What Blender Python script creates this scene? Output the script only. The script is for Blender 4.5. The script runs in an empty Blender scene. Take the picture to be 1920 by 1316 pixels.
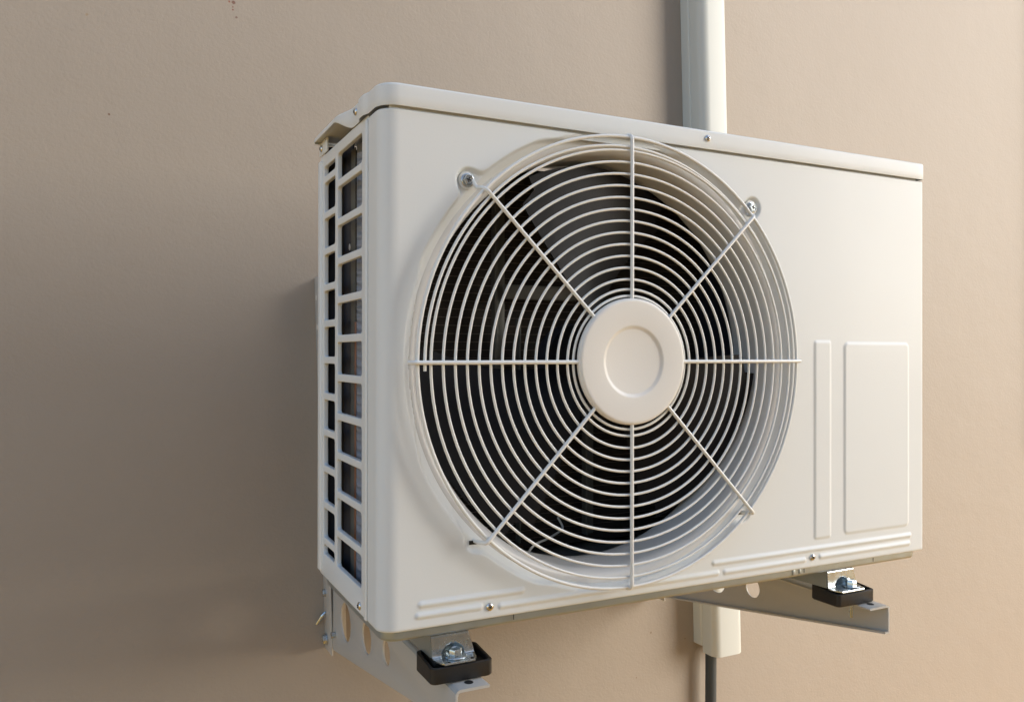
import bpy, bmesh, math, random
from mathutils import Vector, Matrix
random.seed(4)
R = math.radians
C = bpy.context.scene.collection
sc = bpy.context.scene

# ------------------------------------------------------------------ camera
cam = bpy.data.cameras.new('camera'); co = bpy.data.objects.new('camera', cam); C.objects.link(co)
co.location = (-.2520, -.8154, .2921)
co.rotation_euler = (R(90.159), R(-.0705), R(-26.349))
cam.sensor_width = 36; cam.lens = 1522.7/1920*36
cam.clip_start = .01; cam.clip_end = 500
sc.camera = co

# ------------------------------------------------------------------ sky, sun, exposure
AZ, EL = 40, 14            # the soft light comes from the right, in front of the wall, and is low
w = bpy.data.worlds.new('World'); sc.world = w; w.use_nodes = True
nt = w.node_tree; nt.nodes.clear()
sky = nt.nodes.new('ShaderNodeTexSky'); sky.sky_type = 'NISHITA'; sky.sun_disc = False
sky.sun_elevation = R(28); sky.sun_rotation = R(90+AZ); sky.air_density = 1.0; sky.dust_density = 1.2
bg = nt.nodes.new('ShaderNodeBackground'); bg.inputs[1].default_value = .15
wo = nt.nodes.new('ShaderNodeOutputWorld')
nt.links.new(sky.outputs[0], bg.inputs[0]); nt.links.new(bg.outputs[0], wo.inputs[0])
sl = bpy.data.lights.new('sun', 'SUN'); so = bpy.data.objects.new('sun', sl); C.objects.link(so)
sl.energy = 1.3; sl.angle = R(36); sl.color = (1, .975, .94)
dirv = Vector((-math.cos(R(EL))*math.cos(R(AZ)), math.cos(R(EL))*math.sin(R(AZ)), -math.sin(R(EL))))
so.rotation_euler = dirv.to_track_quat('-Z', 'Y').to_euler()
so.location = (3, -3, 2)
sc.view_settings.view_transform = 'Standard'; sc.view_settings.look = 'None'
sc.view_settings.exposure = 1.24; sc.view_settings.gamma = 1
sc.view_settings.use_curve_mapping = False

# ------------------------------------------------------------------ dimensions (metres); front face of the unit is y = 0
W, H, D = .838, .549, .262
WY = .54                      # wall plane
GX, GZ = .2985, .2822         # grille centre
VR = .020                     # vertical corner radius

# ------------------------------------------------------------------ materials
def mat(name, col, rough=.4, metal=0, bump=0, bscale=300, var=0, vscale=8, coat=0, spec=.5, rvar=0):
    m = bpy.data.materials.new(name); m.use_nodes = True
    t = m.node_tree; b = t.nodes['Principled BSDF']
    b.inputs['Base Color'].default_value = (*col, 1); b.inputs['Roughness'].default_value = rough
    b.inputs['Metallic'].default_value = metal; b.inputs['Coat Weight'].default_value = coat
    b.inputs['Coat Roughness'].default_value = .15
    b.inputs['Specular IOR Level'].default_value = spec
    tc = t.nodes.new('ShaderNodeTexCoord')
    if bump:
        n = t.nodes.new('ShaderNodeTexNoise'); n.inputs['Scale'].default_value = bscale; n.inputs['Detail'].default_value = 3
        bp = t.nodes.new('ShaderNodeBump'); bp.inputs['Strength'].default_value = 1; bp.inputs['Distance'].default_value = bump
        t.links.new(tc.outputs['Object'], n.inputs['Vector']); t.links.new(n.outputs[0], bp.inputs['Height']); t.links.new(bp.outputs[0], b.inputs['Normal'])
    if var or rvar:
        n = t.nodes.new('ShaderNodeTexNoise'); n.inputs['Scale'].default_value = vscale; n.inputs['Detail'].default_value = 6
        t.links.new(tc.outputs['Object'], n.inputs['Vector'])
        if var:
            mx = t.nodes.new('ShaderNodeMix'); mx.data_type = 'RGBA'
            mx.inputs[6].default_value = (*[c*(1-var) for c in col], 1); mx.inputs[7].default_value = (*[min(1, c*(1+var)) for c in col], 1)
            t.links.new(n.outputs[0], mx.inputs[0]); t.links.new(mx.outputs[2], b.inputs['Base Color'])
        if rvar:
            mr = t.nodes.new('ShaderNodeMapRange'); mr.inputs[1].default_value = .3; mr.inputs[2].default_value = .7
            mr.inputs[3].default_value = rough-rvar; mr.inputs[4].default_value = rough+rvar
            t.links.new(n.outputs[0], mr.inputs[0]); t.links.new(mr.outputs[0], b.inputs['Roughness'])
    return m

M = {}
M['paint'] = mat('cream enamel', (.71, .735, .725), .40, spec=.13, coat=.03, bump=.00006, bscale=420, var=.015, vscale=5, rvar=.03)
# the pressed sheet is very slightly wavy
_t = M['paint'].node_tree; _n = _t.nodes.new('ShaderNodeTexNoise'); _n.inputs['Scale'].default_value = 7; _n.inputs['Detail'].default_value = 1
_c = next(n for n in _t.nodes if n.type == 'TEX_COORD'); _b = next(n for n in _t.nodes if n.type == 'BUMP'); _w = _t.nodes.new('ShaderNodeBump')
_w.inputs['Distance'].default_value = .0012; _t.links.new(_c.outputs['Object'], _n.inputs['Vector']); _t.links.new(_n.outputs[0], _w.inputs['Height']); _t.links.new(_w.outputs[0], _b.inputs['Normal'])
M['wire'] = mat('white coated wire', (.74, .75, .725), .28, bump=.00005, bscale=500)
M['cap'] = mat('cream moulded cap', (.72, .705, .66), .42, bump=.00008, bscale=600)
M['liner'] = mat('cream painted venturi', (.66, .66, .64), .26, bump=.00004, bscale=200)
M['galv'] = mat('galvanised steel', (.36, .40, .40), .38, .65, bump=.00003, bscale=40, var=.10, vscale=60, rvar=.06)
M['zinc'] = mat('bright zinc', (.52, .57, .59), .27, .92, bump=.00002, bscale=60, var=.12, vscale=70, rvar=.05)
M['screw'] = mat('plated screw', (.62, .62, .60), .22, 1, bump=.00004, bscale=600)
M['rubber'] = mat('black rubber', (.012, .0115, .011), .5, bump=.00015, bscale=300, var=.4, vscale=90)
M['dark'] = mat('dark recess', (.006, .006, .006), .7)
M['blade'] = mat('charcoal moulded blade', (.0060, .0058, .0075), .55, spec=.22, bump=.0002, bscale=900)
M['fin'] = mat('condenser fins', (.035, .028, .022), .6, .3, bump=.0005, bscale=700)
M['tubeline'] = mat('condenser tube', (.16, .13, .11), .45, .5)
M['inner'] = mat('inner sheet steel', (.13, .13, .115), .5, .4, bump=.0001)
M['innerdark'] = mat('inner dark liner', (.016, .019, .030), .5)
M['copper'] = mat('copper pipe', (.20, .105, .07), .5, .6)
M['silverfin'] = mat('crimped aluminium edge', (.34, .39, .48), .36, .6, bump=.0006, bscale=160, var=.2, vscale=300)
M['bracket'] = mat('grey cream powder coat', (.47, .46, .425), .36, bump=.00007, bscale=500, var=.02)
M['pvc'] = mat('white pvc', (.555, .575, .54), .42, spec=.2, bump=.00006, bscale=60)
M['cable'] = mat('grey rubber hose', (.035, .045, .050), .5, bump=.00008, bscale=200)

def wall_mat():
    m = bpy.data.materials.new('painted stucco'); m.use_nodes = True; t = m.node_tree; b = t.nodes['Principled BSDF']
    N = t.nodes.new; L = t.links.new
    tc = N('ShaderNodeTexCoord')
    n1 = N('ShaderNodeTexNoise'); n1.inputs['Scale'].default_value = 1.6; n1.inputs['Detail'].default_value = 7; n1.inputs['Roughness'].default_value = .55
    L(tc.outputs['Object'], n1.inputs['Vector'])
    mx = N('ShaderNodeMix'); mx.data_type = 'RGBA'
    mx.inputs[6].default_value = (.308, .264, .212, 1); mx.inputs[7].default_value = (.348, .303, .250, 1)
    L(n1.outputs[0], mx.inputs[0])
    col = mx.outputs[2]
    nj = N('ShaderNodeTexNoise'); nj.inputs['Scale'].default_value = 160; nj.inputs['Detail'].default_value = 2
    L(tc.outputs['Object'], nj.inputs['Vector'])
    # small drips, chips and marks that belong to the wall
    spots = [(-.0774, .850, .0026, (.15, .06, .04)), (-.083, .850, .0014, (.25, .07, .04)), (-.0775, .8425, .0013, (.22, .06, .04)), (-.0776, .838, .0011, (.22, .06, .04)),
             (-.0724, .827, .0017, (.16, .08, .06)), (-.2535, .648, .0016, (.16, .08, .05)),
             (-.2835, .792, .0016, (.30, .22, .14)), (.822, -.30, .001, (.2, .13, .09)), (.735, -.275, .0016, (.20, .13, .08)), (.70, -.36, .0013, (.22, .14, .09)),
             (1.30, .36, .0018, (.36, .28, .22)), (1.36, .62, .0013, (.34, .27, .2)), (1.25, -.18, .0013, (.3, .2, .13))]
    for x, z, r, c in spots:
        d = N('ShaderNodeVectorMath'); d.operation = 'DISTANCE'; d.inputs[1].default_value = (x, WY, z); L(tc.outputs['Object'], d.inputs[0])
        a = N('ShaderNodeMath'); a.operation = 'MULTIPLY_ADD'; L(nj.outputs[0], a.inputs[0]); a.inputs[1].default_value = r*2.2; L(d.outputs['Value'], a.inputs[2])
        k = N('ShaderNodeMapRange'); L(a.outputs[0], k.inputs[0]); k.inputs[1].default_value = r*1.9; k.inputs[2].default_value = r*2.5; k.inputs[3].default_value = .85; k.inputs[4].default_value = 0
        q = N('ShaderNodeMix'); q.data_type = 'RGBA'; L(k.outputs[0], q.inputs[0]); L(col, q.inputs[6]); q.inputs[7].default_value = (*c, 1); col = q.outputs[2]
    L(col, b.inputs['Base Color']); b.inputs['Roughness'].default_value = .62; b.inputs['Specular IOR Level'].default_value = .35
    n2 = N('ShaderNodeTexNoise'); n2.inputs['Scale'].default_value = 210; n2.inputs['Detail'].default_value = 4; n2.inputs['Roughness'].default_value = .55
    n3 = N('ShaderNodeTexNoise'); n3.inputs['Scale'].default_value = 14; n3.inputs['Detail'].default_value = 3
    L(tc.outputs['Object'], n2.inputs['Vector']); L(tc.outputs['Object'], n3.inputs['Vector'])
    b1 = N('ShaderNodeBump'); b1.inputs['Distance'].default_value = .0007; b1.inputs['Strength'].default_value = .8; L(n2.outputs[0], b1.inputs['Height'])
    b2 = N('ShaderNodeBump'); b2.inputs['Distance'].default_value = .002; b2.inputs['Strength'].default_value = .7; L(n3.outputs[0], b2.inputs['Height']); L(b1.outputs[0], b2.inputs['Normal'])
    L(b2.outputs[0], b.inputs['Normal'])
    return m
M['wall'] = wall_mat()
M['blocker'] = mat('grey plaster', (.42, .41, .39), .8)  # for the added slab behind the camera
M['ground'] = mat('orange bounce ground', (.95, .46, .09), .9, bump=.003, bscale=12, var=.2, vscale=1.5)  # unseen ground, orange pushed strong to bounce warm light up the wall

# ------------------------------------------------------------------ helpers
def link(name, me, m, parent=None, smooth=True, ang=32):
    me.materials.append(m)
    if smooth:
        me.polygons.foreach_set('use_smooth', [True]*len(me.polygons)); me.set_sharp_from_angle(angle=R(ang))
    o = bpy.data.objects.new(name, me); C.objects.link(o)
    if parent:
        o.parent = parent
        root = parent
        while root.parent: root = root.parent
        if parent is root: o.location = [-c for c in root.location]
    return o
def raw(name, v, f, m, parent=None, smooth=True, ang=32):
    me = bpy.data.meshes.new(name); me.from_pydata(v, [], f); me.update()
    return link(name, me, m, parent, smooth, ang)
def bmo(name, bm, m, parent=None, smooth=True, ang=32):
    bmesh.ops.recalc_face_normals(bm, faces=bm.faces)
    me = bpy.data.meshes.new(name); bm.to_mesh(me); bm.free(); me.update()
    return link(name, me, m, parent, smooth, ang)
def thing(name, loc, label, cat, group=None):
    o = bpy.data.objects.new(name, None); C.objects.link(o); o.location = loc; o.empty_display_size = .05
    o['label'] = label; o['category'] = cat
    if group: o['group'] = group
    return o
def box(bm, x0, x1, y0, y1, z0, z1, bev=0, seg=2):
    t = bmesh.new(); bmesh.ops.create_cube(t, size=1)
    bmesh.ops.scale(t, vec=(x1-x0, y1-y0, z1-z0), verts=t.verts); bmesh.ops.translate(t, vec=((x0+x1)/2, (y0+y1)/2, (z0+z1)/2), verts=t.verts)
    if bev: bmesh.ops.bevel(t, geom=list(t.edges), offset=bev, segments=seg, profile=.5, affect='EDGES')
    merge(bm, t)
def merge(bm, t, mtx=None):
    if mtx is not None: bmesh.ops.transform(t, matrix=mtx, verts=t.verts)
    me = bpy.data.meshes.new('tmp'); t.to_mesh(me); t.free(); bm.from_mesh(me); bpy.data.meshes.remove(me)
def tube(bm, pts, r, n=10, closed=False, rs=None):
    pts = [Vector(p) for p in pts]; k = len(pts); rings = []
    up = None
    for i, p in enumerate(pts):
        a = pts[(i-1) % k] if (closed or i) else p; b = pts[(i+1) % k] if (closed or i < k-1) else p
        t = (b-a).normalized()
        if up is None:
            up = t.orthogonal().normalized()
        else: up = (up - t*up.dot(t)).normalized()
        s = t.cross(up); rr = rs[i] if rs else r
        rings.append([bm.verts.new(p + (up*math.cos(2*math.pi*j/n)+s*math.sin(2*math.pi*j/n))*rr) for j in range(n)])
    for i in range(k if closed else k-1):
        A, B = rings[i], rings[(i+1) % k]
        off = 0
        if closed and i == k-1:
            off = min(range(n), key=lambda q: (A[0].co-B[q].co).length)
        for j in range(n): bm.faces.new((A[j], A[(j+1) % n], B[(j+1+off) % n], B[(j+off) % n]))
    if not closed:
        bm.faces.new(rings[0][::-1]); bm.faces.new(rings[-1])
def lathe(bm, prof, axis='Y', c=(0, 0, 0), n=48, close=False):
    """profile of (radius, height along axis)"""
    c = Vector(c); rings = []
    def P(r, h, a):
        ca, sa = r*math.cos(a), r*math.sin(a)
        return c + (Vector((ca, h, sa)) if axis == 'Y' else Vector((h, ca, sa)) if axis == 'X' else Vector((ca, sa, h)))
    for r, h in prof:
        if r < 1e-6: rings.append([bm.verts.new(P(0, h, 0))])
        else: rings.append([bm.verts.new(P(r, h, 2*math.pi*j/n)) for j in range(n)])
    for A, B in zip(rings, rings[1:]):
        for j in range(n):
            q = [A[j % len(A)], A[(j+1) % n % len(A)], B[(j+1) % n % len(B)], B[j % len(B)]]
            u = []
            for x in q:
                if x not in u: u.append(x)
            if len(u) > 2: bm.faces.new(u)
def rrect(x0, x1, y0, y1, r, n=5):
    p = []
    for cx, cy, a0 in ((x1-r, y1-r, 0), (x0+r, y1-r, 90), (x0+r, y0+r, 180), (x1-r, y0+r, 270)):
        for i in range(n+1):
            a = R(a0+90*i/n); p.append((cx+r*math.cos(a), cy+r*math.sin(a)))
    return p
def circ(cx, cy, r, n=32): return [(cx+r*math.cos(2*math.pi*i/n), cy+r*math.sin(2*math.pi*i/n)) for i in range(n)]
def sheet(name, outline, holes, half, bev, mapf, m, parent):
    """flat sheet with holes and softened edges; mapf takes (u,v,w) to world"""
    cu = bpy.data.curves.new('c', 'CURVE'); cu.dimensions = '2D'; cu.fill_mode = 'BOTH'
    for pl in [outline]+holes:
        s = cu.splines.new('POLY'); s.points.add(len(pl)-1); s.use_cyclic_u = True
        for i, (a, b) in enumerate(pl): s.points[i].co = (a, b, 0, 1)
    cu.extrude = half-bev; cu.bevel_depth = bev; cu.bevel_resolution = 2; cu.offset = -bev
    o = bpy.data.objects.new('c', cu); C.objects.link(o)
    dg = bpy.context.evaluated_depsgraph_get(); me = bpy.data.meshes.new_from_object(o.evaluated_get(dg))
    bpy.data.objects.remove(o); me.name = name; me.materials.clear()
    bm = bmesh.new(); bm.from_mesh(me)
    bmesh.ops.remove_doubles(bm, verts=bm.verts, dist=1e-6)
    for v in bm.verts: v.co = mapf(*v.co)
    bpy.data.meshes.remove(me)
    return bmo(name, bm, m, parent, ang=50)
def ss(e0, e1, x):
    t = max(0., min(1., (x-e0)/(e1-e0))); return t*t*(3-2*t)

# ------------------------------------------------------------------ setting
o = raw('wall', [(-3, WY, -.8), (5, WY, -.8), (5, WY, 2.6), (-3, WY, 2.6)], [(0, 1, 2, 3)], M['wall'], smooth=False); o['kind'] = 'structure'
o = raw('ground', [(-200, -200, -.8), (200, -200, -.8), (200, 200, -.8), (-200, 200, -.8)], [(0, 1, 2, 3)], M['ground'], smooth=False); o['kind'] = 'structure'

bm = bmesh.new(); box(bm, -.5, 2.5, -1.95, -1.75, -.8, 2.6)  # unseen slab added behind the camera to dim the light towards the left
o = bmo('light_blocker', bm, M['blocker'], None, False); o['kind'] = 'structure'

# ------------------------------------------------------------------ the outdoor unit
U = thing('outdoor_unit', (.42, .13, -.035), 'cream air conditioner outdoor unit with round fan grille, hung on wall brackets', 'air conditioner')

def seg_d(x, z, x0, x1, zc):               # distance to a horizontal capsule axis
    return math.hypot(max(x0-x, 0, x-x1), z-zc)
BEADS = [(.0445, .1645, .0253), (.0415, .1130, .0138), (.1385, .4455, .0115), (.4400, .8075, .0245), (.4580, .5960, .0115), (.6270, .8055, .0128)]
def rbd(x, z, x0, x1, z0, z1, r):          # signed distance to rounded rectangle
    qx = abs(x-(x0+x1)/2)-(x1-x0)/2+r; qz = abs(z-(z0+z1)/2)-(z1-z0)/2+r
    return math.hypot(max(qx, 0), max(qz, 0))+min(max(qx, qz), 0)-r
def smin(a, b, k):
    h = max(k-abs(a-b), 0)/k; return min(a, b)-h*h*k*.25
def smax(a, b, k): return -smin(-a, -b, k)
def height(x, z):
    h = 0.
    if z < .035:
        for x0, x1, zc in BEADS:
            d = seg_d(x, z, x0, x1, zc)
            if d < .0042: h = max(h, .0021*math.cos(d/.0042*math.pi/2)**1.3)
    if x > .6:
        for q in ((.6135, .6475, .0360, .3110, .005), (.6705, .8065, .0375, .3090, .009)):
            d = rbd(x, z, *q)
            if d < 0: h = max(h, .0016*ss(0, .0042, -d))
    rr = math.hypot(x-GX, z-GZ)
    if rr < .32:
        d = rr-.2775
        d = smax(d, .0385-x, .008); d = smax(d, z-.5400, .008); d = smax(d, .0262-z, .008)
        for ex, ez, er, k in ((.0985, .4810, .0145, .016), (.5040, .4835, .0145, .012), (.1075, .0860, .0125, .012), (.4890, .0855, .0125, .012)):
            d = smin(d, math.hypot(x-ex, z-ez)-er, k)
        h -= .0052*(1-ss(-.0042, .0004, d))+.0050*max(0., min(1., (.2735-rr)/.0075))
    return h
def front_panel():
    g = .0014
    path = []                                      # (x, y, nx, ny, X used by height)
    y = .046
    while y > VR+1e-6: path.append((0., y, -1, 0, None)); y -= .0026
    n = 14
    for i in range(n+1):
        a = math.pi + (math.pi/2)*i/n
        path.append((VR+VR*math.cos(a), VR+VR*math.sin(a), math.cos(a), math.sin(a), None))
    x = VR+g
    while x < W-.0035: path.append((x, 0., 0, -1, x)); x += g
    for i in range(5):
        a = -math.pi/2+math.pi/2*i/4; path.append((W-.003+.003*math.cos(a), .003+.003*math.sin(a), math.cos(a), math.sin(a), None))
    path.append((W, .012, 1, 0, None)); path.append((W, .03, 1, 0, None))
    zs = [(-.0005, .006), (-.0012, .003), (-.0006, .0012), (.0008, .0002), (.0025, 0)]
    z = .0025+g
    while z < H-.003: zs.append((z, 0)); z += g
    zs += [(H-.0022, 0), (H-.0007, .0003), (H, .0013), (H-.0002, .0035), (H-.0004, .008)]
    nz = len(zs); V = []
    RC = .2660
    inside = set()
    for i, (px, py, nx, ny, X) in enumerate(path):
        for j, (zz, inn) in enumerate(zs):
            h = height(px, zz) if X is not None else 0
            V.append([px+nx*(h-inn), py+ny*(h-inn), zz])
            if X is not None and math.hypot(px-GX, zz-GZ) < RC: inside.add(i*nz+j)
    F = []; keep = set()
    for i in range(len(path)-1):
        for j in range(nz-1):
            f = (i*nz+j, (i+1)*nz+j, (i+1)*nz+j+1, i*nz+j+1)
            k = sum(q in inside for q in f)
            if k < 4:
                F.append(f)
                if k: keep.update(q for q in f if q in inside)
    for q in keep:
        v = V[q]; dx, dz = v[0]-GX, v[2]-GZ; r = math.hypot(dx, dz); v[0] = GX+dx/r*RC; v[2] = GZ+dz/r*RC
        v[1] = .0102
    # drop unused vertices
    used = sorted({q for f in F for q in f}); mp = {q: i for i, q in enumerate(used)}
    return raw('front_panel', [V[q] for q in used], [tuple(mp[q] for q in f) for f in F], M['paint'], U, ang=60)
FP = front_panel()

# bell mouth that leads the air out of the casing
bm = bmesh.new()
prof = [(.2700, .0120), (.2675, .0106), (.2650, .0100)]
for i in range(1, 11):
    a = i/10*math.pi/2
    prof.append((.2635-.0125*math.sin(a), .0102+.018*(1-math.cos(a))))
prof += [(.2508, .035), (.2508, .05), (.2508, .07), (.2510, .086), (.2525, .0905), (.2560, .092), (.27, .092)]
lathe(bm, prof, 'Y', (GX, 0, GZ), 144)
o = bmo('bell_mouth', bm, M['liner'], U, ang=60)

# side panel facing left, with two columns of openings
holes = []
for (y0, y1, slats, top, bot) in ((.0719, .1812, [.5013-.0479*k for k in range(10)], .5385, .0292), (.1925, .2500, [.5190-.0472*k for k in range(11)], .5360, .0300)):
    zs = [top]+slats+[bot]
    for k in range(len(zs)-1):
        a = zs[k]-(.0045 if k else 0); b = zs[k+1]+(.0045 if k < len(zs)-2 else 0)
        holes.append(rrect(y0, y1, b, a, min(.0045, (a-b)*.4))[::-1])
SPn = sheet('side_panel', rrect(.0475, .2700, .0, .552, .002, 2), holes, .0030, .0010, lambda u, v, w: Vector((.0031+w, u, v)), M['paint'], U)
bm = bmesh.new()
box(bm, -.0022, .004, .0475, .0560, .0, .5475, .002, 3)
bmo('edge_bead', bm, M['paint'], SPn)
bm = bmesh.new()
box(bm, -.0030, .006, .2590, .2735, .004, .5465, .0025, 3)
bmo('corner_strip', bm, M['paint'], SPn)
# the plain right side, the back and the partition
bm = bmesh.new(); box(bm, W-.004, W-.0012, .0305, D, .001, .5475, .001); bmo('side_panel', bm, M['paint'], U)
bm = bmesh.new(); box(bm, .60, W-.005, D-.004, D, .001, .547, .001); bmo('rear_panel', bm, M['paint'], U)
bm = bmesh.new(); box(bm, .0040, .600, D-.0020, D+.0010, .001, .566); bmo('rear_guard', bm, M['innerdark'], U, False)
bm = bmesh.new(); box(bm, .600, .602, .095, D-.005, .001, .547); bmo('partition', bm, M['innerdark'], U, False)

# top cover
def lid():
    # outline from the rear right corner round the front to the rear left: (x, y, nx, ny, bottom z)
    zt = H+.0262; zb = H+.0022
    P = [(W-.0012, D+.004, 1, 0, zb), (W-.0012, .03, 1, 0, zb), (W-.0012, .006, 1, 0, zb)]
    for i in range(1, 5):
        a = -math.pi/2*i/4; P.append((W-.0052+.004*math.cos(a), .001+.004*math.sin(a), math.cos(a), math.sin(a), zb))
    nseg = 60
    for i in range(1, nseg): P.append((W-.0052-(W-.0052-.0205)*i/nseg, -.003, 0, -1, zb))
    for i in range(0, 13):
        a = -math.pi/2-math.pi/2*i/12; P.append((.0205+.0225*math.cos(a), .0195+.0225*math.sin(a), math.cos(a), math.sin(a), zb))
    def xoff(y):
        x = -.002
        x -= .0035*ss(.040, .052, y)*(1-ss(.066, .078, y))
        x -= .0092*ss(.100, .150, y)
        return x
    for i in range(1, 60):
        y = .022+(.262-.022)*i/60
        dx = (xoff(y+.001)-xoff(y-.001))/.002; n = Vector((-1, dx)).normalized()
        b = zb + (.0175)*ss(.100, .158, y)
        P.append((xoff(y), y, n.x, n.y, b))
    P.append((-.0095, .266, -.7, .7, zb+.0175)); P.append((-.006, .268, 0, 1, zb+.0175)); P.append((.02, .268, 0, 1, zb+.0175))
    V = []; F = []; rb = .0032
    cols = []
    for x, y, nx, ny, b in P:
        c = []
        pr = [(-.0012, b+.0006), (-.0004, b), (0, b+.0008)]
        if zt-rb > b+.002: pr.append((0, (b+zt-rb)/2))
        else: pr.append((0, b+.0012))
        pr.append((0, zt-rb))
        for i in range(1, 6):
            a = math.pi/2*i/5; pr.append((-rb+rb*math.cos(a), zt-rb+rb*math.sin(a)))
        pr.append((-.012, zt+.0004))
        for off, z in pr: c.append(len(V)); V.append((x+nx*off, y+ny*off, z))
        cols.append(c)
    for A, B in zip(cols, cols[1:]):
        for j in range(len(A)-1): F.append((A[j], B[j], B[j+1], A[j+1]))
    F.append(tuple(c[-1] for c in cols))
    # underside sheet
    F2 = []
    base = len(V)
    for (x, y, nx, ny, b) in P: V.append((x-nx*.0015, y-ny*.0015, zt-.0028))
    F.append(tuple(range(base, base+len(P)))[::-1])
    return raw('top_cover', V, F, M['paint'], U, ang=50)
LID = lid()
bm = bmesh.new()
box(bm, -.0018, .0008, .2290, .2690, H+.0038, H+.0215, .0009)
bmo('cover_tab', bm, M['paint'], LID)
bm = bmesh.new()
box(bm, .010, W-.012, .0035, .0065, H-.006, H+.018)
bmo('inner_lip', bm, M['paint'], LID, False)

# base pan
bm = bmesh.new()
pts = rrect(.0035, W-.006, .0035, D-.002, .018, 8)
def pan(bm, pts, z0, z1, r=.004):
    rings = []
    cx = sum(p[0] for p in pts)/len(pts); cy = sum(p[1] for p in pts)/len(pts)
    prof = [(z1, 0), (z0+r, 0)]+[(z0+r-r*math.sin(math.pi/2*i/4), r-r*math.cos(math.pi/2*i/4)) for i in range(1, 5)]
    n = len(pts)
    for z, ins in prof:
        ring = []
        for i, p in enumerate(pts):
            a = Vector(pts[i-1]); b = Vector(pts[(i+1) % n]); t = (b-a).normalized(); nrm = Vector((t.y, -t.x))
            q = Vector(p)-nrm*ins; ring.append(bm.verts.new((q.x, q.y, z)))
        rings.append(ring)
    for A, B in zip(rings, rings[1:]):
        for i in range(n): bm.faces.new((A[i], A[(i+1) % n], B[(i+1) % n], B[i]))
    bm.faces.new(rings[-1]); bm.faces.new(rings[0])
pan(bm, pts, -.0115, .0035)
PAN = bmo('base_pan', bm, M['galv'], U, ang=45)
bm = bmesh.new()
for x in (.1560, .6000, .7350):
    bm = bmesh.new(); box(bm, x-.0003, x+.0003, .0031, .0050, -.0072, -.0012); bmo('seam', bm, M['dark'], PAN, False)
bm = bmesh.new()
box(bm, .578, .583, .0022, .006, -.0085, -.0010, .0008); box(bm, .590, .594, .0026, .006, -.0080, -.0012, .0008)
bmo('crimp', bm, M['galv'], PAN)

# screws
def screw(x, y, z, r, axis, parent, hexf=False):
    """pan head screw with cross recess; axis '-Y' or '-X'"""
    bm = bmesh.new()
    pr = []
    if hexf:
        lathe(bm, [(0, 0), (r*1.25, 0), (r*1.25, -.0012), (r*1.12, -.0018), (r*.9, -.0018)], 'Y', (0, 0, 0), 28)
        for k in range(6):
            pass
        t = bmesh.new(); lathe(t, [(r*1.0, 0), (r*1.0, -.0042), (r*.86, -.0052), (r*.80, -.0052), (r*.74, -.0044), (0, -.0044)], 'Y', (0, 0, 0), 6); merge(bm, t)
        top = -.0045
    else:
        for i in range(9):
            a = math.pi/2*i/8; pr.append((r*math.cos(a), -.0006-.0024*math.sin(a)))
        lathe(bm, [(r, .0005)]+pr[:-1]+[(0, pr[-1][1])], 'Y', (0, 0, 0), 24); top = -.0029
    if axis == '-Y': mt = Matrix.Translation((x, y, z))
    else: mt = Matrix.Translation((x, y, z)) @ Matrix.Rotation(R(-90), 4, 'Z')
    bmesh.ops.transform(bm, matrix=mt, verts=bm.verts)
    s = bmo('screw', bm, M['screw'] if not hexf else M['zinc'], parent, ang=40)
    bm = bmesh.new(); q = r*.46; e = r*.10
    box(bm, -q, q, top-.0003, top+.0004, -e, e); box(bm, -e, e, top-.00025, top+.0004, -q, q)
    bmesh.ops.transform(bm, matrix=mt @ Matrix.Rotation(R(28 if not hexf else 15), 4, 'Y'), verts=bm.verts)
    bmo('cross_recess', bm, M['dark'], s, False)
screw(.4269, -.003, .5645, .0042, '-Y', U)
screw(.1246, 0, .0124, .0046, '-Y', U)
screw(.6115, 0, .0135, .0046, '-Y', U)
screw(.0001, .0767, .0090, .0046, '-X', U)
screw(-.0020, .0885, .5655, .0044, '-X', U)
screw(-.0018, .2560, .5610, .0044, '-X', U)
screw(.0985, .0025, .4810, .0062, '-Y', U, True)
screw(.5040, .0025, .4835, .0062, '-Y', U, True)

# slots for the lower hooks
for x in (.1020, .4840):
    bm = bmesh.new(); box(bm, x, x+.0105, .0044, .0060, .0818, .0863, .0004); bmo('slot', bm, M['dark'], FP)

# fan grille
cx, cz = GX, GZ
bm = bmesh.new()
HC = (.2985, 0, .2825)
pr = [(0, -.0245), (.0372, -.0245), (.0385, -.0247), (.0402, -.0258), (.0418, -.0268), (.0432, -.0270)]
pr += [(.0690, -.0270)]+[(.0704+.0040*math.sin(math.pi/2*i/5), -.0270+.0042*(1-math.cos(math.pi/2*i/5))) for i in range(6)]+[(.0744, -.0205), (.0735, -.0195), (0, -.0195)]
lathe(bm, pr, 'Y', HC, 96)
GR = bmo('fan_grille', bm, M['cap'], U, ang=35)      # the cap carries the wires
GR.name = 'grille_cap'
def ring(r, y, wr, zc=.2800, xc=GX):
    bm = bmesh.new(); tube(bm, [(xc+r*math.cos(2*math.pi*i/120), y, zc+r*math.sin(2*math.pi*i/120)) for i in range(120)], wr, 10, True)
    return bmo('ring_wire', bm, M['wire'], GR, ang=80)
radii = [.0785, .0862]+[.0992+.01376*k for k in range(12)]
for r in radii: ring(r, -.0192, .0016, .2812 if r < .09 else .2800)
ring(.2650, -.0180, .0021, .2822)
bm = bmesh.new()
pts = []
for i in range(61):
    a = R(20+161.5*i/60); r = .2506+.0066*ss(0, .7, i/60); pts.append((GX+r*math.cos(a), -.0192, .2800+r*math.sin(a)))
tube(bm, pts, .0017, 10); bmo('ring_wire', bm, M['wire'], GR, ang=80)
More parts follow.
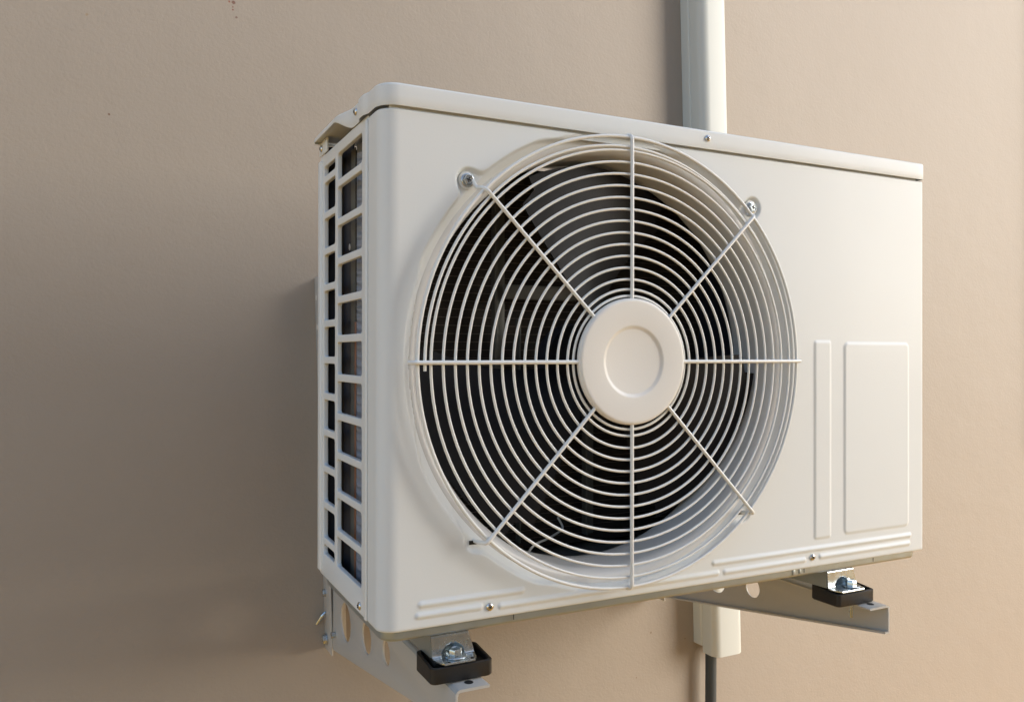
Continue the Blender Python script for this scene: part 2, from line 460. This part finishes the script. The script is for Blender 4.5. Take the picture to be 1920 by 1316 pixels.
def bez(pts, n=6):
    """rounds the corners of a polyline"""
    pts = [Vector(p) for p in pts]; out = [pts[0]]
    for i in range(1, len(pts)-1):
        a, b, c = pts[i-1], pts[i], pts[i+1]
        d = min((a-b).length, (c-b).length)*.45
        p0 = b+(a-b).normalized()*d; p2 = b+(c-b).normalized()*d
        for k in range(n+1):
            t = k/n; out.append(p0*(1-t)**2+b*2*t*(1-t)+p2*t*t)
    out.append(pts[-1]); return out
def spoke(ang, prof, wr):
    a = R(ang); bm = bmesh.new()
    tube(bm, bez([(cx+r*math.cos(a)+s*-math.sin(a), y, cz+r*math.sin(a)+s*math.cos(a)) for r, y, s in prof]), wr, 10)
    return bmo('spoke', bm, M['wire'], GR, ang=80)
ys = -.0222
for ang in (0, 180): spoke(ang, [(.070, ys, 0), (.2675, ys, 0), (.2705, ys+.004, 0), (.2712, ys+.012, 0)], .00235)
for ang in (90, 270): spoke(ang, [(.070, ys, 0), (.2630, ys, 0), (.2668, ys+.003, 0), (.2680, ys+.010, 0)], .00225)
for ang in (135.3, 44.6): spoke(ang, [(.070, ys, 0), (.2640, ys, 0), (.2690, -.014, 0), (.2700, -.004, -.0), (.2790, -.0005, -.004)], .0022)
for ang in (226.0, 314.0): spoke(ang, [(.070, ys, 0), (.2650, ys, 0), (.2700, ys+.001, 0), (.2728, -.006, 0), (.2735, .008, 0)], .0022)
# flat eyes under the two upper screws
for ex, ez in ((.0985, .4810), (.5040, .4835)):
    bm = bmesh.new(); lathe(bm, [(0, .0042), (.0098, .0042), (.0101, .0035), (.0098, .0027), (0, .0027)], 'Y', (ex, 0, ez), 28)
    bmo('fixing_eye', bm, M['wire'], GR)

# fan
bm = bmesh.new(); lathe(bm, [(0, .030), (.040, .030), (.046, .034), (.048, .042), (.048, .095), (0, .095)], 'Y', (GX, 0, GZ), 48)
FH = bmo('fan_hub', bm, M['blade'], U)
def blade(a0):
    n, mm = 16, 24; V = []; F = []
    for side in (0, 1):
        for i in range(n+1):
            t = i/n
            for j in range(mm+1):
                s = j/mm
                r = .044+(.243-.044)*s
                if s > .9:
                    k = (s-.8)/.1; cut = 1-math.sqrt(max(0, 1-k*k))
                else: cut = 0
                lead = 1.5*math.sin(s*3)+4*s; span = 48+22*s
                tt = .09*cut+t*(1-.18*cut)
                a = R(a0+lead-span*tt)
                y = .028+.062*tt-.010*math.sin(math.pi*tt)+.006*s
                V.append((GX+r*math.cos(a), y+side*.0022, GZ+r*math.sin(a)))
    o_ = (n+1)*(mm+1)
    for i in range(n):
        for j in range(mm):
            q = (i*(mm+1)+j, (i+1)*(mm+1)+j, (i+1)*(mm+1)+j+1, i*(mm+1)+j+1)
            F.append(q); F.append(tuple(k+o_ for k in q[::-1]))
    for i in range(n):
        for j in (0, mm):
            q = (i*(mm+1)+j, (i+1)*(mm+1)+j); F.append((q[0], q[1], q[1]+o_, q[0]+o_))
    for j in range(mm):
        for i in (0, n):
            q = (i*(mm+1)+j, i*(mm+1)+j+1); F.append((q[0], q[1], q[1]+o_, q[0]+o_))
    raw('fan_blade', V, F, M['blade'], FH, ang=40)
for a in (118, 238, 358): blade(a)

# inside: motor, its mount, condenser, liner
bm = bmesh.new(); lathe(bm, [(0, .100), (.040, .100), (.050, .108), (.050, .160), (0, .160)], 'Y', (GX+.02, 0, GZ), 40)
bmo('motor', bm, M['innerdark'], U)
bm = bmesh.new()
box(bm, .2185, .2235, .186, .200, .03, .545, .001); box(bm, .2235, .2375, .196, .199, .03, .545, .0005)
box(bm, .2560, .2580, .186, .199, .03, .34, .0005); box(bm, .3640, .3672, .186, .200, .03, .27, .001); box(bm, .3672, .3820, .196, .199, .03, .27, .0005)
MM = bmo('motor_mount', bm, M['inner'], U)
bm = bmesh.new(); box(bm, .228, .345, .180, .184, .366, .386, .002); bmo('mount_plate', bm, M['inner'], MM)
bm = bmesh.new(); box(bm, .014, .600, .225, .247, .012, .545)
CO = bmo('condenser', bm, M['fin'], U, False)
bm = bmesh.new()
for k in range(46):
    z = .025+k*.0113; box(bm, .03, .596, .2240, .2252, z, z+.0007)
bmo('tube_row', bm, M['tubeline'], CO, False)
bm = bmesh.new()                                            # crimped edge of the coil seen through the side
n = 430; V = []; F = []
for i in range(n):
    z = .012+i*.00124; q = .0007*math.sin(i*.70)
    V += [(.0185, .1335, z), (.0175+q*2.8, .1450, z+.0012), (.0185, .1592, z+.0024)]
for i in range(n-1):
    for j in range(2): a = i*3+j; F.append((a, a+1, a+4, a+3))
bm.free()
raw('fin_edge', V, F, M['silverfin'], CO, ang=60)
bm = bmesh.new(); box(bm, .0180, .0195, .165, .184, .012, .545); bmo('end_plate', bm, M['inner'], CO, False)
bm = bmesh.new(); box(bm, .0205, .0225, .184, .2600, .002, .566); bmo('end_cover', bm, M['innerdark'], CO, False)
bm = bmesh.new(); tube(bm, [(.0185, .1622, .015), (.0185, .1622, .33)], .0018, 10); bmo('copper_pipe', bm, M['copper'], CO)
bm = bmesh.new(); lathe(bm, [(0, 0), (.0042, 0), (.0046, .001)], 'X', (.0202, .199, .4262), 24); bmo('lit_hole_disc', bm, M['cap'], CO)  # pale disc stands in for light showing through a hole in the plate
bm = bmesh.new(); tube(bm, bez([(.33, .21, .055), (.335, .20, .040), (.30, .18, .034), (.27, .17, .030), (.255, .16, .022)]), .0016, 8)
bmo('drain_wire', bm, M['wire'], PAN)
bm = bmesh.new(); tube(bm, bez([(.36, .105, .29), (.40, .11, .305), (.46, .12, .287), (.50, .12, .262)]), .0013, 8)
bmo('motor_cable', bm, M['inner'], U)

# mounting feet with bolt and washer
def foot(x0, x1, xb_, xd_):
    """folded galvanised foot under the pan: front face with a pressed pocket, flange with rounded corners, side walls"""
    t = .0014; yf = .0115; zt = -.0110; zf = -.0385
    xm = xb_; ym = .0062; rd = .0140
    prof = [(yf+.012, zt), (yf+.004, zt-.0008), (yf+.0008, zt-.0030)]
    for i in range(1, 15): prof.append((yf-.0002*i/14, zt-.0030+(-.0350-zt+.0030)*i/14))
    prof += [(yf-.0008, -.0368), (yf-.0022, -.0380), (yf-.0045, zf), (yf-.0100, zf), (yf-.0150, zf), (yf-.0175, zf), (yf-.0188, zf), (yf-.0193, zf-.0009)]
    n = len(prof); nx = 56; V = []; F = []
    for side in (0, 1):
        for k, (y, z) in enumerate(prof):
            for i in range(nx+1):
                u = i/nx; m_ = n-1-k
                c = (.0092, .0088, .0070, .0050, .0022, .0010, .0005)[m_] if m_ < 7 else .0002
                slope = .0055*ss(zt, zf, z)
                x = x0+c*.8+slope*.2+(x1-x0-c*1.5-(.0055-slope))*u
                yy = y
                if z > zf+.0003:
                    d = math.hypot(x-xd_, z-zf)
                    if d < rd: yy = max(y, ym+math.sqrt(rd*rd-d*d)*1.15)
                V.append((x, yy+(t if side and k < n-6 else 0), z-(t if side and k > n-9 else 0)))
    o_ = n*(nx+1)
    for k in range(n-1):
        for i in range(nx):
            q = (k*(nx+1)+i, k*(nx+1)+i+1, (k+1)*(nx+1)+i+1, (k+1)*(nx+1)+i); F.append(q); F.append(tuple(a+o_ for a in q[::-1]))
    for k in range(n-1):
        for i in (0, nx):
            a, b = k*(nx+1)+i, (k+1)*(nx+1)+i; F.append((a, b, b+o_, a+o_))
    for i in range(nx):
        a, b = (n-1)*(nx+1)+i, (n-1)*(nx+1)+i+1; F.append((a, b, b+o_, a+o_))
    ft = raw('mounting_foot', V, F, M['zinc'], U, ang=50)
    for xa, xb in ((x0+.0002, x0+.0020), (x1-.0075, x1-.0057)):
        b_ = bmesh.new(); vs = [b_.verts.new((xa, y, z)) for y, z in ((yf+.002, -.0125), (yf+.10, -.0125), (yf+.10, -.0415), (yf+.0015, -.0378))]
        f = b_.faces.new(vs); r = bmesh.ops.extrude_face_region(b_, geom=[f]); bmesh.ops.translate(b_, vec=(xb-xa, 0, 0), verts=[v for v in r['geom'] if isinstance(v, bmesh.types.BMVert)])
        bmo('foot_wall', b_, M['galv'], ft)
    bm = bmesh.new(); lathe(bm, [(0, -.0384), (.0115, -.0384), (.0124, -.0376), (.0124, -.0368), (.0118, -.0362), (0, -.0362)], 'Z', (xm, ym, 0), 40)
    bmo('washer', bm, M['zinc'], ft)
    bm = bmesh.new(); lathe(bm, [(.0074, -.0361), (.0074, -.0304), (.0066, -.0292), (.0054, -.0289), (.0046, -.0296), (0, -.0296)], 'Z', (xm, ym, 0), 6)
    lathe(bm, [(0, -.082), (.0028, -.082), (.0031, -.081), (.0031, -.06), (.0031, -.045), (0, -.045)], 'Z', (xm, ym, 0), 16)
    bmo('hex_bolt', bm, M['zinc'], ft)
    for q, w_ in ((-.0125, -.0065), (.0150, -.0045)):
        bm = bmesh.new(); lathe(bm, [(0, -.0382), (.0017, -.0382), (.0017, -.0384), (0, -.0384)], 'Z', (xm+q, w_, .0001), 16)
        bmo('pin_hole', bm, M['dark'], ft, False)
foot(.0600, .1095, .0868, .0860)
foot(.6530, .7090, .6935, .6815)

# ------------------------------------------------------------------ rubber pads
def pad(x0, name_label):
    T = thing('rubber_pad', (x0+.035, .02, -.0600), name_label, 'rubber pad', 'rubber pads under the unit feet')
    x1 = x0+.0725; y0 = -.0075; y1 = .0435; zb = -.0600
    bm = bmesh.new()
    out = rrect(x0, x1, y0, y1, .006, 5); inn = rrect(x0+.0040, x1-.0040, y0+.0040, y1-.0040, .0035, 5)
    n = len(out); zf = -.0405
    def rim(p):                                     # rear ends of the side walls stand higher
        k = ss(.024, .030, p[1]); left = p[0] < (x0+x1)/2
        return -.0425 + (.0040*k if left else .0035*ss(-.002, .036, p[1]))
    rows = [[(p[0]+(.0010 if p[0] < x0+.03 else -.001)*1, p[1]+(.0008 if p[1] < .02 else -.0008), zb) for p in out],
            [(p[0], p[1], zb+.0015) for p in out], [(p[0], p[1], rim(p)-.0007) for p in out], [(p[0]*.75+q[0]*.25, p[1]*.75+q[1]*.25, rim(p)) for p, q in zip(out, inn)],
            [(p[0]*.25+q[0]*.75, p[1]*.25+q[1]*.75, rim(p)) for p, q in zip(out, inn)], [(q[0], q[1], rim(p)-.0008) for p, q in zip(out, inn)], [(q[0], q[1], -.0480) for q in inn]]
    rv = [[bm.verts.new(p) for p in r] for r in rows]
    for A, B in zip(rv, rv[1:]):
        for i in range(n): bm.faces.new((A[i], A[(i+1) % n], B[(i+1) % n], B[i]))
    bm.faces.new(rv[0][::-1]); bm.faces.new(rv[-1])
    bmo('tray', bm, M['rubber'], T, ang=30)
    bm = bmesh.new(); box(bm, x0+.008, x1-.016, y0+.014, y1-.005, -.0480, -.0405, .001)
    bmo('pad_block', bm, M['rubber'], T)
pad(.0535, 'black rubber pad with raised rim under the front left foot of the unit')
pad(.6535, 'black rubber pad with raised rim under the right foot, lit from the right')

# ------------------------------------------------------------------ wall brackets
def bracket(xw, sgn, label):
    """xw: x of the outer web face; sgn +1 flange runs to the right, -1 to the left"""
    T = thing('wall_bracket', (xw, WY, -.19), label, 'bracket', 'wall brackets carrying the unit')
    t = .0030; yt = -.0255; zt = -.0615; zbt = -.1010; zbw = -.1960
    e_ = 0 if sgn > 0 else 1
    holes_ = [circ(.4166, -.1215, .0290), circ(.3040+.031*e_, -.1100-.006*e_, .0225), circ(.2126+.031*e_, -.1008-.006*e_, .0162)]
    def arm_sheet():
        out = [(yt, zbt), (WY-.0008, zbw), (WY-.0008, zt-.003), (yt, zt-.003)]
        return sheet('arm_web', out, [h[::-1] for h in holes_], t/2, .0006, lambda u, v, w: Vector((xw+sgn*t/2+w*sgn, u, v)), M['bracket'], T)
    web = arm_sheet()
    # top flange with rounded bend
    bm = bmesh.new(); wd = .0400; r = .006; pf = []
    for i in range(7):
        a = math.pi-math.pi/2*i/6; pf.append((r+r*math.cos(a), zt-r+r*math.sin(a)))
    pf.append((wd-.002, zt)); pf.append((wd, zt-.0008))
    inn = [(wd-.0006, zt-.0030), (r+.001, zt-.0030)]+[(r+(r-t)*math.cos(math.pi/2+math.pi/2*i/4), zt-r+(r-t)*math.sin(math.pi/2+math.pi/2*i/4)) for i in range(1, 5)]
    loop = pf+inn
    ends = []
    for y in (yt-.0002, yt+.0008, WY-.001):
        ends.append([bm.verts.new((xw+sgn*(x*(1 if y > yt else .995)), y, z)) for x, z in loop])
    for A, B in zip(ends, ends[1:]):
        for i in range(len(loop)): bm.faces.new((A[i], A[(i+1) % len(loop)], B[(i+1) % len(loop)], B[i]))
    for E_ in (ends[0], ends[-1]): bm.faces.new(E_)
    bmo('top_flange', bm, M['bracket'], T, ang=35)
    # bolt hole dark oval near the tip in the flange
    bm = bmesh.new(); lathe(bm, [(0, .0002), (.0050, .0002), (.0050, 0), (0, 0)], 'Z', (xw+sgn*.0215, -.0110, zt), 24)
    bmo('bolt_hole', bm, M['dark'], T, False)
    # lower lip of the arm
    bm = bmesh.new(); a = Vector((0, yt, zbt)); b = Vector((0, WY-.001, zbw)); wl = .009; vs = []
    for p in (a, b):
        for dx, dz in ((0, 0), (wl, 0), (wl, .003), (0, .003)): vs.append(bm.verts.new((xw+sgn*(dx+.0001), p.y, p.z+dz-.0002)))
    for i in range(4): bm.faces.new((vs[i], vs[(i+1) % 4], vs[4+(i+1) % 4], vs[4+i]))
    bm.faces.new(vs[:4]); bm.faces.new(vs[4:]); bmo('lower_lip', bm, M['bracket'], T, False)
    # upright rail against the wall, leaning slightly
    def rail_box(bm, x0, x1, y0, y1, z0, z1, bev):
        t_ = bmesh.new(); box(t_, x0, x1, y0, y1, z0, z1, bev)
        for v in t_.verts: v.co.x += -(v.co.z+.165)*.031
        merge(bm, t_)
    bm = bmesh.new()
    xo = xw-sgn*.0032
    lo, hi = sorted((xo, xo+sgn*.0030))
    rail_box(bm, lo, hi, WY-.045, WY-.0005, -.1990, .417, .0010)
    lo, hi = sorted((xo+sgn*.0012, xo+sgn*.036)); rail_box(bm, lo, hi, WY-.0035, WY-.0006, -.1990, .417, .0008)
    RL = bmo('rail', bm, M['bracket'], T)
    for z in (.384, .335):
        bm = bmesh.new(); lathe(bm, [(0, 0), (.0055, 0), (.0055, -.0002)], 'X', (xo-sgn*.0001-(z+.165)*.031, WY-.012, z), 20)
        bmo('rail_hole', bm, M['cap'], RL, False)
    def hexb(y, z, rr=.0075, ln=.006, nut=False):
        bm = bmesh.new(); xx = xo-(z+.165)*.031*0
        lathe(bm, [(0, 0), (rr*1.35, 0), (rr*1.35, -.0012*1), (rr, -.0012), (rr, -ln), (rr*.82, -ln-.0008), (0, -ln-.0008)], 'X', (0, 0, 0), 6)
        bmesh.ops.scale(bm, vec=(sgn, 1, 1), verts=bm.verts); bmesh.ops.translate(bm, vec=(xx, y, z), verts=bm.verts)
        bmo('hex_bolt', bm, M['zinc'], T, ang=25)
    hexb(WY-.014, -.1800); hexb(WY-.014, -.1040, .0065)
    bm = bmesh.new(); lathe(bm, [(0, 0), (.0050, 0), (.0050, -.007), (0, -.007)], 'X', (0, 0, 0), 16)
    bmesh.ops.scale(bm, vec=(sgn, 1, 1), verts=bm.verts); bmesh.ops.translate(bm, vec=(xw-.0001*sgn, WY-.062, -.1590), verts=bm.verts)
    bmo('bolt_end', bm, M['zinc'], T)
    bm = bmesh.new(); tube(bm, bez([(xo-sgn*.001, WY-.012, -.137), (xo-sgn*.006, WY-.012, -.141), (xo-sgn*.014, WY-.006, -.156)]), .0028, 10)
    bmo('lock_lever', bm, M['zinc'], T)
bracket(.0735, 1, 'left wall bracket with round holes in its web below the slotted side of the unit')
bracket(.7335, -1, 'right wall bracket, its shaded arm crossing in front of the white conduit')

# ------------------------------------------------------------------ conduit on the wall and the hose
def conduit(name, x_top, z_top, z_bot, slope, width, depth, label, plain=False):
    T = thing(name, (x_top+(z_top-z_bot)*slope, WY, z_bot), label, 'pipe duct')
    def run(nm, prof, z0, z1, cut=0):
        bm = bmesh.new(); ends = []
        for z in (z0, z0+.0015, z1):
            k = .0008 if z == z0 else 0
            ends.append([bm.verts.new((x_top+(z_top-z)*slope+x+(k if x < width/2 else -k), WY-y, z-(cut*y if z < z1 else 0))) for x, y in prof])
        for A, B in zip(ends, ends[1:]):
            for i in range(len(prof)): bm.faces.new((A[i], A[(i+1) % len(prof)], B[(i+1) % len(prof)], B[i]))
        bm.faces.new(ends[0]); bm.faces.new(ends[-1])
        return bmo(nm, bm, M['pvc'], T, ang=25)
    def rp(x0, x1, y0, y1, r):
        p = [(x0, y0)]
        for i in range(9): a = R(180-90*i/8); p.append((x0+r+r*math.cos(a), y1-r+r*math.sin(a)))
        for i in range(9): a = R(90-90*i/8); p.append((x1-r+r*math.cos(a), y1-r+r*math.sin(a)))
        p.append((x1, y0)); return p
    zc = z_bot+.04
    run('duct_base', rp(0, width, .0003, min(.0250, depth*.5), .003), z_bot+.020, z_top)
    run('duct_cover', rp(.0020, width-.002, min(.0252, depth*.5+.0002), depth, min(.0185, depth*.3)), z_bot+.022, z_top)
    if not plain:
        run('end_base', rp(-.0010, width+.001, .0004, .0270, .006), z_bot+.0130, z_bot+.20)
        run('end_cap', rp(.0008, width+.0035, .0273, depth+.002, .0170), z_bot, z_bot+.20)
conduit('pipe_duct', .7950, 1.5, -.3240, .0278, .0735, .0640, 'white plastic pipe duct running up the wall behind the unit')
conduit('pipe_duct', 2.0040, 1.5, .005, 0, .0700, .0260, 'short-ended white pipe duct on the wall far right of the unit', True)
bm = bmesh.new()
tube(bm, bez([(.868, WY-.026, -.26), (.8685, WY-.026, -.34), (.8680, WY-.026, -.42), (.866, WY-.026, -.60), (.865, WY-.026, -1.5)], 4), .0115, 20)
o = bmo('drain_hose', bm, M['cable'], None); o['label'] = 'dark grey hose hanging down out of the white duct end'; o['category'] = 'hose'

sc.render.engine = 'CYCLES'
